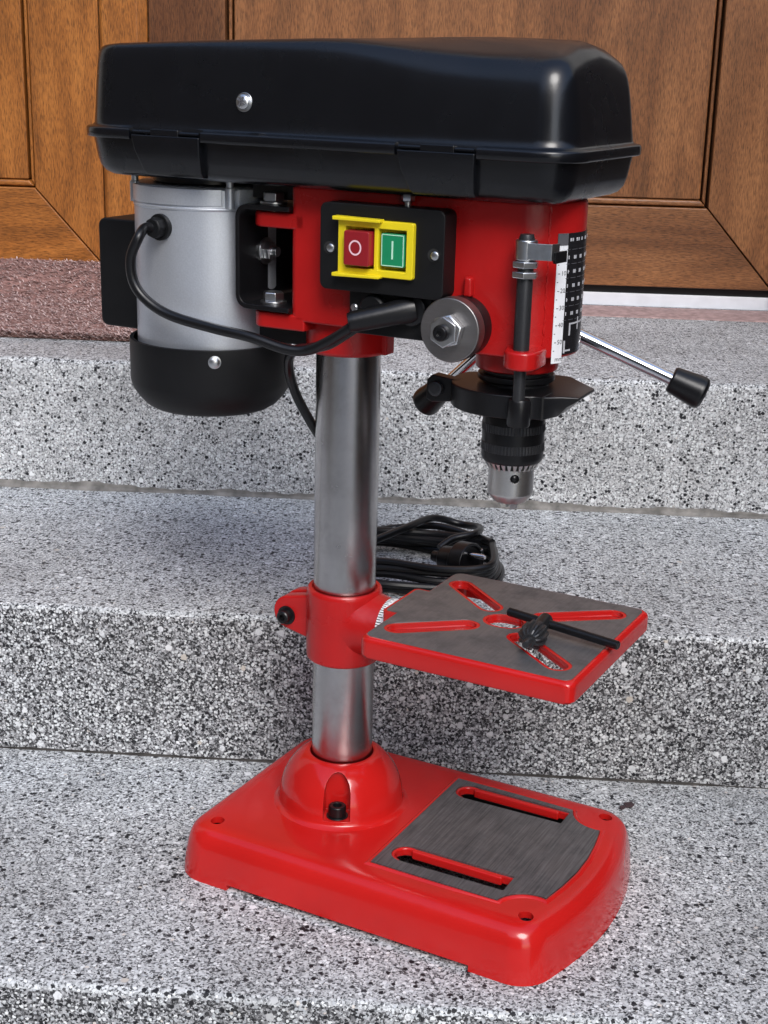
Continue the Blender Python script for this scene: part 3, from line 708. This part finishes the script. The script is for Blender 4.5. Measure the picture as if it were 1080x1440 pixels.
# ---- cable entry below the switch
bm = B(); prism_y(bm, rrect(25, 86, 413, 444, 2, 3), -45, -30); en = P('cable_entry', bm, 'black', bevel=1)
for x, z in ((29.5, 430), (81.5, 431)):
    bm = B(); lathe(bm, [(2.6, 0), (2.6, 1.2), (1.8, 1.8)], 18, (x, -45, z), (0, -1, 0)); P('entry_screw', bm, 'zinc', en)
bm = B(); lathe(bm, [(9.5, 0), (9.5, 5), (8, 6.5)], 28, (45, -45, 431), (0, -1, 0)); P('blank_plug', bm, 'black', en, bevel=.5)
g0 = Vector((72, -46, 433)); g1 = Vector((38, -68, 424))
bm = B(); lathe(bm, [(10.5, 0), (10.5, 3), (9, 4)], 28, g0+Vector((0, 1, 0)), (0, -1, 0))
dg_ = (g1-g0); L_ = dg_.length; lathe(bm, [(8.6, -2), (8.8, 4), (7.9, 12), (7.0, L_-4), (6.2, L_), (5.2, L_+.5)], 28, g0, dg_); P('strain_relief', bm, 'black_metal', en)

# ---- depth rod, nuts and pointer
RX, RY = 150, -47
bm = B(); lathe(bm, [(3.9, 378), (3.9, 403), (5.1, 404), (5.1, 484), (4.2, 487)], 24, (RX, RY, 0)); rodp = P('depth_rod', bm, 'black_oxide')
for z, r in ((460.5, 8.6), (466.8, 8.6)):
    bm = B(); hexa(bm, (RX, RY, z), (0, 0, 1), r, 4.4, rot=z); P('stop_nut', bm, 'zinc', rodp, bevel=.5)
bm = B(); lathe(bm, [(6.6, 471.5), (6.9, 472.5), (6.9, 483), (6.4, 483.8)], 28, (RX, RY, 0)); pts = [(RX+1, RY-6.5), (RX+18, RY-3.2), (RX+19.5, RY+6), (RX+17.8, RY+6), (RX+16.8, RY-1.6), (RX+1, RY-4.6)]
prism(bm, pts, 472.4, 482.4); pt = P('pointer_clip', bm, 'zinc', rodp, bevel=.3)
bm = B(); prism(bm, [(RX+17.2, RY+1), (RX+19.8, RY-1), (RX+21.6, RY+13.5), (RX+20.6, RY+13.8)], 470.5, 477.5); P('pointer', bm, 'black_metal', rodp, bevel=.3)

# ---- depth stop collar below the quill
bm = B(); lathe(bm, [(22, 372), (22, 395)], 48, (128, 0, 0)); P('quill', bm, 'black_oxide')
bm = B(); lathe(bm, [(24.8, 386.4), (25.6, 387), (25.6, 390.5), (24.8, 391)], 48, (128, 0, 0)); P('quill_ring', bm, 'black_metal', bevel=.3)
def col_o(tip): return arc(128, 0, 43, 160, 310, 34)+[(161, -33), (170-tip*.45, -25), (181-tip, -21+tip*.2), (179.5-tip, 11), (152, 38), (140, 38)]+arc(128, 0, 38, 80, 152, 10)
bm = B(); loft(bm, [[(x, y, 368.5) for x, y in col_o(16)], [(x, y, 376) for x, y in col_o(9)], [(x, y, 382) for x, y in col_o(0)], [(x, y, 384) for x, y in col_o(0)]])
stop = P('depth_stop_collar', bm, 'black_metal', bevel=1.2, seg=3)
bm = B(); prism_y(bm, [(96, 370), (96, 383.8), (75, 386), (71, 382), (71, 369), (75, 367)], -19, -9); P('clamp_ear', bm, 'black_metal', stop, bevel=1)
bm = B(); lathe(bm, [(5, 0), (5, 3.2), (3, 4)], 20, (79, -19, 377), (0, -1, 0)); P('clamp_screw', bm, 'black_oxide', stop, bevel=.3)
bm = B(); lathe(bm, [(6.8, 366), (7.4, 367), (7.4, 382), (6.6, 383.6)], 28, (RX-.5, RY+3, 0)); P('rod_socket', bm, 'black_metal', stop)
bm = B(); box(bm, 160.6, 161.5, -33.6, -18, 369.5, 384.3); P('collar_split', bm, 'flat_black', stop)

# ---- chuck
bm = B(); lathe(bm, [(15, 365), (18.5, 366.4), (19.5, 365.5), (20.6, 364), (21, 361.5), (21, 335), (20.6, 332.5), (19.6, 331)], 72, (128, 0, 0)); chk = P('chuck', bm, 'black_metal')
for z0, z1 in ((352, 357.5), (338.5, 344.5)):
    bm = B(); n_ = 120; rings = []
    for z, dr in ((z0, 0), (z0+.3, 1), (z1-.3, 1), (z1, 0)):
        rings.append([(128+(21+dr*(.35 if k % 2 else .05))*math.cos(k*math.pi/60), (21+dr*(.35 if k % 2 else .05))*math.sin(k*math.pi/60), z) for k in range(n_)])
    loft(bm, rings, False, False); P('knurl_band', bm, 'black_oxide', chk, smooth=False)
bm = B(); lathe(bm, [(14, 372), (14, 365)], 36, (128, 0, 0)); P('chuck_arbor', bm, 'black_metal', chk)
bm = B(); n_ = 30
for k in range(n_):        # bevel gear teeth
    a = 2*math.pi*k/n_; q = Quaternion((0, 0, 1), a)
    def tp(r, u, z): return Vector((128, 0, 0))+q@Vector((r, u, z))
    V = [bm.verts.new(tp(*c)) for c in ((15.8, -1.25, 331.4), (19.4, -1.5, 331.4), (19.4, 1.5, 331.4), (15.8, 1.25, 331.4), (15.4, -.5, 326), (16.6, -.5, 326), (16.6, .5, 326), (15.4, .5, 326))]
    for f in ((3, 2, 1, 0), (4, 5, 6, 7), (0, 1, 5, 4), (1, 2, 6, 5), (2, 3, 7, 6), (3, 0, 4, 7)): bm.faces.new([V[i] for i in f])
P('gear_teeth', bm, 'chuck_steel', chk, smooth=False)
bm = B(); lathe(bm, [(15.7, 326.5), (15.9, 331.3)], 48, (128, 0, 0)); P('gear_gap_shade', bm, 'flat_black', chk)  # black ring stands in for the shade between the teeth
kd = Vector((math.cos(a0+math.radians(7)), math.sin(a0+math.radians(7)), 0))
bm = B(); lathe(bm, [(2.9, 0), (2.7, 1.2), (1.9, 2.2), (.6, 2.8)], 20, Vector((128, 0, 321))+kd*12.4, kd); P('key_hole', bm, 'black_metal', chk)
bm = B(); lathe(bm, [(15.4, 331), (15.4, 309), (15, 307), (11.5, 302.5), (10.5, 302), (7, 302)], 64, (128, 0, 0)); cuts = []
for k in range(3):
    a = a0+math.radians(7)+k*2*math.pi/3; c = B(); rodm(c, (128+11*math.cos(a), 11*math.sin(a), 321), (128+30*math.cos(a), 30*math.sin(a), 321), 3.1, 24); cuts.append(c)
P('chuck_nose', carve(bm, cuts), 'chuck_steel', chk, bevel=.25)
bm = B()
for k in range(3):
    a = a0+.4+k*2*math.pi/3; q = Quaternion((0, 0, 1), a)
    loft(bm, [[Vector((128, 0, 0))+q@Vector((x, y, z)) for x, y in ((.8, -1), (7*s_, -3), (7*s_, 3), (.8, 1))] for z, s_ in ((306, 1), (300, .95), (297, .75))])
P('chuck_jaw', bm, 'chuck_steel', chk, bevel=.3)

# ---- motor
mo = Vector((-117, 0, 0))
bm = B(); lathe(bm, [(52, 384), (53.5, 386), (53.5, 484), (54.2, 484.4), (54.2, 486), (53.2, 486.4), (53.2, 498), (51, 500)], 96, mo); mot = P('motor', bm, 'silver', bevel=.5)
for a in (-142, -40, 38, 128):
    a = math.radians(a); bm = B(); c_ = mo+Vector((math.cos(a)*52.6, math.sin(a)*52.6, 0))
    lathe(bm, [(3.6, 486), (3.6, 499.5), (3, 500.3)], 20, c_); lathe(bm, [(2.6, 500), (2.6, 504)], 14, c_); P('tie_bolt_boss', bm, 'silver', mot)
def bent(a0_, a1_, r0, r1, z0, z1, n=20):
    bm = B(); ring = []
    for i in range(n+1):
        a = math.radians(a0_+(a1_-a0_)*i/n); ca, sa = math.cos(a), math.sin(a)
        ring.append([(mo.x+r*ca, r*sa, z) for r, z in ((r0, z0), (r1, z0), (r1, z1), (r0, z1))])
    loft(bm, ring); return bm
P('end_bell_panel', bent(-136, -46, 52, 54.6, 487.5, 499), 'silver', mot, bevel=.6)
P('end_bell_panel', bent(-34, 32, 52, 54.6, 487.5, 499), 'silver', mot, bevel=.6)
bm = B(); lathe(bm, [(38, 500), (40, 501), (40, 506)], 48, mo); P('mounting_plate', bm, 'black_metal', mot)
bm = B(); lathe(bm, [(56.5, 388.5), (59.3, 388.5), (59.5, 387), (59.5, 358), (58, 352), (54, 346), (49, 340.5), (44, 337.5), (38, 336.2), (0.5, 336)], 96, mo, cap0=False); P('fan_cover', bm, 'black', mot)
bm = B(); lathe(bm, [(53.2, 380), (53.2, 387)], 64, mo); P('end_ring', bm, 'silver', mot)
a = math.radians(-53); fc = mo+Vector((59.4*math.cos(a), 59.4*math.sin(a), 380.5)); dv = Vector((math.cos(a), math.sin(a), 0))
bm = B(); lathe(bm, [(4.6, 0), (4.6, .8), (3.6, 1), (3.6, 2.2), (2.4, 3)], 24, fc, dv); P('cover_screw', bm, 'zinc', mot)
a = math.radians(-94); gl = mo+Vector((53.3*math.cos(a), 53.3*math.sin(a), 472)); dv = Vector((math.cos(a), math.sin(a), 0))
bm = B(); lathe(bm, [(9.2, -1), (9.2, 3)], 28, gl, dv); lathe(bm, [(7.4, 3), (7.2, 9), (6.2, 10)], 8, gl, dv); P('cable_gland', bm, 'black', mot, bevel=.5)
bm = B(); c = rrect(-205, -150, 390, 470, 6, 5); prism_y(bm, c, -18, 42); P('capacitor_box', bm, 'black', mot, bevel=2, seg=3)
# bracket between motor and head
def chan():
    o_ = arc(-58, 482, 9, 90, 180, 6)+arc(-58, 429, 9, 180, 270, 6)+[(-24, 420), (-24, 423.2)]+arc(-57.4, 429.8, 6.4, 270, 180, 6)+arc(-57.4, 481.2, 6.4, 180, 90, 6)+[(-24, 487.8), (-24, 491)]
    bm = B(); prism_y(bm, o_, -42, 42); return bm
bk = P('motor_bracket', chan(), 'black_metal', bevel=.5)
for y in (-26, 26):
    for z in (491, 423.2):
        bm = B(); lathe(bm, [(9.2, 0), (9.2, 1.6)], 28, (-46, y, z)); P('washer', bm, 'zinc', bk, bevel=.3)
        bm = B(); hexa(bm, (-46, y, z+1.6), (0, 0, 1), 7.6, 6.2, rot=.2); rodm(bm, (-46, y, z-14), (-46, y, z+2), 3.6, 14); P('bracket_bolt', bm, 'zinc', bk, bevel=.3)
bm = B(); lathe(bm, [(9.5, 0), (9.5, 1.6)], 28, (-63.8, -9, 456), (1, 0, 0)); P('washer', bm, 'zinc', bk, bevel=.3)
bm = B(); hexa(bm, (-62.2, -9, 456), (1, 0, 0), 6.6, 5); rodm(bm, (-58, -9, 456), (-53, -9, 456), 3.6, 16); P('bracket_nut', bm, 'zinc', bk, bevel=.3)
bm = B(); box(bm, -66, -25, -22, 42, 493.5, 505.5); P('mounting_plate', bm, 'black_metal', mot, bevel=1)
bm = B(); box(bm, -62, -27, 37, 43, 422, 489); P('bracket_dark_fill', bm, 'black_metal', bk)  # added dark box, closes the lit slit behind the bracket
bm = B(); box(bm, -68, -12, -14, 30, 393, 406); P('slide_bar', bm, 'black_metal', bevel=1)

# ---- belt cover
def cov(ins, z, tilt=0):
    x0, x1, wd = -188+ins, 186-ins, 72-ins
    pts = rrect(x0, x1, -wd, wd, (max(9, 27-ins*.3), max(12, 38-ins*.4), max(12, 38-ins*.4), max(9, 27-ins*.3)), 10)
    # subdivide the long sides
    out = []
    for a, b in zip(pts, pts[1:]+pts[:1]):
        L_ = math.hypot(b[0]-a[0], b[1]-a[1]); k = max(1, int(L_/22))
        for j in range(k): out.append((a[0]+(b[0]-a[0])*j/k, a[1]+(b[1]-a[1])*j/k))
    return out
base_n = cov(0, 0)
def covring(ins, z):
    """same vertex count for every ring: shift the lip outline inward"""
    o = []
    cx0, cx1 = -188+38, 186-27
    for x, y in base_n:
        dx = x-max(cx0, min(cx1, x)); dy = y-max(-72+30, min(72-30, y)); L_ = math.hypot(dx, dy)
        nx_, ny_ = (dx/L_, dy/L_) if L_ > 1e-6 else (0, 0)
        f = 1 if L_ > 1e-6 else 0
        x2, y2 = x-nx_*min(ins, L_ if L_ < ins else ins), y-ny_*min(ins, L_ if L_ < ins else ins)
        zz = z
        if z > 548:
            k = (z-548)/50
            prof_ = -9+12.5*(1-((x-95)/290)**2)
            if x > 95: prof_ = 3.5-9*((x-95)/91)**2
            zz = z+k*prof_
        o.append((x2, y2, zz))
    return o
def Ttop(x, y=0):
    kx = max(0, min(1, (x-5)/115)); kx = kx*kx*(3-2*kx)
    return Tx(x)-13.5*kx*min(1.1, (abs(y)/58)**1.8)
def Tx(x):
    pts = [(-220, 588), (-190, 590), (-150, 593), (-100, 595.2), (0, 598.4), (60, 601), (100, 602), (130, 601.6), (160, 600.6), (186, 598)]
    for (a, za), (b, zb_) in zip(pts, pts[1:]):
        if x <= b:
            t = max(0, (x-a)/(b-a)); return za+(zb_-za)*t
    return pts[-1][1]
LH = [(5.6, 5.6, 0), (6.2, 6.4, .1), (7, 7.6, .3), (7.8, 9, .5), (8.4, 10.2, .64), (8.9, 11.6, .76), (9.6, 13.4, .85), (10.6, 16, .92), (12, 19.5, .965), (14, 24, .988), (17.5, 29, .997)]
def lidring(ra, fa, h):
    o = []
    cx0, cx1 = -188+38, 186-34
    for x, y in base_n:
        k = max(0, min(1, (x+130)/290)); k = k*k*(3-2*k); ins = ra+(fa-ra)*k
        dx = x-max(cx0, min(cx1, x)); dy = y-max(-72+36, min(72-36, y)); L_ = max(1e-6, math.hypot(dx, dy))
        x2, y2 = x-dx/L_*min(ins, L_), y-dy/L_*min(ins, L_)
        o.append((x2, y2, 540+(Ttop(x2, y2)-540)*h))
    return o
bm = B()
R4 = loft(bm, [covring(i, z) for i, z in ((6, 531.2), (.8, 531.2), (0, 532), (0, 536.8), (.8, 538), (4.2, 538.6))]+[lidring(*q) for q in LH], True, False)
prev = R4[-1]; last = [tuple(v.co) for v in prev]
for f_, h in ((.82, .9965), (.6, .999), (.35, 1.0), (.1, 1.0)):
    cur = []
    for x, y, z in last:
        x2 = 10+(x-10)*(1-(1-f_)*.9); cur.append(bm.verts.new((x2, y*f_, 540+(Ttop(x2, y*f_)-540)*h)))
    for i in range(len(cur)): bm.faces.new((prev[i], prev[(i+1) % len(cur)], cur[(i+1) % len(cur)], cur[i]))
    prev = cur
bm.faces.new(prev)
cuts = []
for xa, xb in ((-132, -74), (70, 125)):
    c = B(); box(c, xa, xb, -90, -67.6, 520, 539.4); cuts.append(c)
bm = carve(bm, cuts)
cvr = P('belt_cover', bm, 'lid', ang=60)
bm = B(); loft(bm, [covring(i, z) for i, z in ((5, 531), (5.6, 528), (7.5, 518), (9.5, 512), (13, 508), (18, 505.8), (24, 505))]); P('cover_pan', bm, 'lid', cvr, ang=60)
for xa, xb in ((-132, -74), (70, 125)):
    bm = B(); loft(bm, [[(xa+1, -72.2, 534.4), (xb-1, -72.2, 534.4), (xb-1, -60, 534.4), (xa+1, -60, 534.4)], [(xa+3.5, -71.2, 524), (xb-1.5, -71.2, 524), (xb-1.5, -58, 524), (xa+3.5, -58, 524)], [(xa+8, -67.5, 511), (xb-2.5, -67.5, 511), (xb-2.5, -55, 511), (xa+8, -55, 511)], [(xa+9.5, -63.5, 507.4), (xb-3, -63.5, 507.4), (xb-3, -55, 507.4), (xa+9.5, -55, 507.4)]]); P('hinge_leaf', bm, 'lid', cvr, bevel=1.0, seg=3)
    bm = B(); box(bm, xa+17, xa+40, -71.6, -66, 533.6, 538.6); P('hinge_tongue', bm, 'lid', cvr, bevel=.8)
    bm = B(); rodm(bm, (xa+2, -69.6, 536.2), (xb-2, -69.6, 536.2), 1.3, 10); P('hinge_pin', bm, 'lid', cvr)
bm = B(); lathe(bm, [(6.2, -2), (6.2, .8)], 28, (-44, -64.4, 558), (0, -1, .12)); lathe(bm, [(4.9, .8), (4.9, 2.6), (3.6, 3.8), (1, 4.2)], 24, (-44, -64.4, 558), (0, -1, .12)); cs_ = P('cover_bolt', bm, 'zinc', cvr, bevel=.3)
bm = B()
for a in (.5, .5+math.pi/2):
    q = Quaternion((0, 1, 0), a); V = [Vector((-44, -68.8, 558.5))+q@Vector((x, y, z)) for x, y, z in ((-3.4, -.2, -.5), (3.4, -.2, -.5), (3.4, -.2, .5), (-3.4, -.2, .5), (-3.4, 1.6, -.5), (3.4, 1.6, -.5), (3.4, 1.6, .5), (-3.4, 1.6, .5))]
    V = [bm.verts.new(v) for v in V]
    for f in ((3, 2, 1, 0), (4, 5, 6, 7), (0, 1, 5, 4), (1, 2, 6, 5), (2, 3, 7, 6), (3, 0, 4, 7)): bm.faces.new([V[i] for i in f])
P('bolt_cross', bm, 'label_grey', cvr, smooth=False)

# ---- motor cord
bm = B(); tube(bm, [gl+dv*6, gl+dv*13+Vector((-3, 0, 0)), (-124, -75, 466), (-130, -76, 452), (-129, -75, 436), (-119, -74, 424), (-100, -72, 415), (-65, -72, 410), (-36, -71, 407), (-10, -67, 401), (6, -64, 402), (24, -65, 411), (38, -67, 420), (44, -64, 425)], 3.6, 14, 10)
P('motor_cord', bm, 'cord')
# ---- power cord: from the entry, behind the column and down to a coil on the next tread
ca, sa = math.cos(-RZ), math.sin(-RZ)
def st(s, d, z): return (ca*s-sa*d, sa*s+ca*d, z)        # stair axes to press axes
pth = [(45, -62, 424), (36, -65, 417), (20, -62, 407), (4, -58, 402), (-14, -48, 397), (-28, -34, 388), (-35, -22, 374), (-34, -14, 356), (-26, -8, 337), (-24, 6, 318), (-34, 36, 280), (-60, 90, 220), (-95, 160, 165)]
pth += [st(-26, 215, 150)]
TZ1 = 135.5+3.7
rg = random.Random(11)
for k in range(5):                       # loops of the coil
    j = lambda a: rg.uniform(-a, a)
    zz = TZ1+k*5.0
    pth += [st(-22+j(4), 208+j(6), zz), st(20+j(6), 196+j(6)+k*3, zz+2), st(70, 193+j(5)+k*3, zz), st(110+j(4), 215+j(4), zz+1), st(121-k*2+j(2), 255+j(5), zz+3), st(104+j(4), 292+j(5)-k*2, zz+2), st(60, 312+j(6)-k*4, zz), st(8+j(6), 318+j(5)-k*5, zz+2), st(-24+j(4), 296+j(5), zz), st(-34+j(3), 250+j(6), zz)]
bm = B(); tube(bm, pth, 3.5, 10, 7); pc = P('power_cord', bm, 'cord')
# free end of the cord arching over the coil to the plug
bm = B(); tube(bm, [st(-34, 262, 160), st(-24, 240, 163), st(0, 248, 166), st(30, 280, 170), st(55, 322, 168), st(82, 332, 160), st(100, 312, 164), st(96, 280, 168), st(76, 268, 166), st(64, 258, 160)], 3.5, 12, 10); P('cord_end', bm, 'cord', pc)
bm = B(); tube(bm, [st(-26, 290, 158), st(0, 312, 156), st(20, 330, 154), st(60, 316, 162), st(95, 296, 160), st(112, 268, 164)], 3.5, 12, 10); P('cord_end', bm, 'cord', pc)
# plug
pq = Vector(st(86, 234, 156)); pa = Vector(st(.80, -.6, .08)); pa.normalize()
bm = B(); lathe(bm, [(5, -34), (6, -24), (10, -23), (11.5, -21), (12.5, -8), (17.4, -5), (18.4, -3.5), (18.4, 9), (17.8, 10), (15.4, 10), (15, 8)], 40, pq, pa); pl = P('plug', bm, 'black_metal', pc, bevel=.5)
up = (Vector((0, 0, 1))-pa*pa.z).normalized(); sd_ = pa.cross(up); up2 = (up*.94+sd_*.34).normalized(); sd2 = pa.cross(up2)
for s_ in (-1, 1):
    bm = B(); lathe(bm, [(2.4, 6), (2.4, 26), (1.6, 27.5)], 16, pq+up2*9.5*s_, pa); P('plug_pin', bm, 'chrome', pl)
    bm = B(); c_ = pq+sd2*17.0*s_+pa*4
    loft(bm, [[c_+up2*u+sd2*s_*v+pa*w_ for u, v in ((-3.4, -1), (3.4, -1), (3.4, 2), (-3.4, 2))] for w_ in (-5, 6.4)]); P('earth_clip', bm, 'zinc', pl, bevel=.4)

# ================================================================== CHUCK KEY lying on the table
key = empty('chuck_key', Vector((0, 0, 0))); 
def W(x, y, z): return Vector((math.cos(RZ)*x-math.sin(RZ)*y, math.sin(RZ)*x+math.cos(RZ)*y, z))
ko = W(160, -24, TZ+.3); key.location = ko*S; key.rotation_euler = (0, 0, RZ)
tag(key, 'black T-handle chuck key lying across the slotted work table', 'chuck key')
def K(name, bm, mat, **k): return finish(name, bm, mat, key, **k)
ba, bb = Vector((133-160, -4+24, 9.2)), Vector((217-160, -13+24, 5.0))
bm = B(); dd = bb-ba; lathe(bm, [(2.4, 0), (3.1, .8), (3.1, dd.length-.8), (2.4, dd.length)], 24, ba, dd); K('handle_bar', bm, 'black_metal')
mid = ba+dd*.33; hd_ = Vector((165-160, -43+24, 8.0)); ax = (hd_-mid)
bm = B(); lathe(bm, [(4.2, -6), (5.2, -5), (5.2, ax.length*.55), (4.8, ax.length*.6)], 24, mid, ax); K('shank', bm, 'black_metal', bevel=.3)
bm = B(); n_ = 11; L_ = ax.length; q = frame(ax); rings = []
for z, rr, dp in ((L_*.5, 6.0, .1), (L_*.55, 9.2, 1.0), (L_*.82, 9.6, 2.4), (L_*.95, 7.4, 2.2), (L_*1.0, 5, .6)):
    rings.append([mid+q@Vector(((rr-(dp if k % 4 in (0, 3) else 0))*math.cos(2*math.pi*k/(n_*4)), (rr-(dp if k % 4 in (0, 3) else 0))*math.sin(2*math.pi*k/(n_*4)), z)) for k in range(n_*4)])
loft(bm, rings); K('gear_head', bm, 'black_oxide', smooth=False)
bm = B(); lathe(bm, [(2.8, L_*.98), (2.8, L_*1.2), (2.2, L_*1.24)], 16, mid, ax); K('pilot_pin', bm, 'black_oxide')
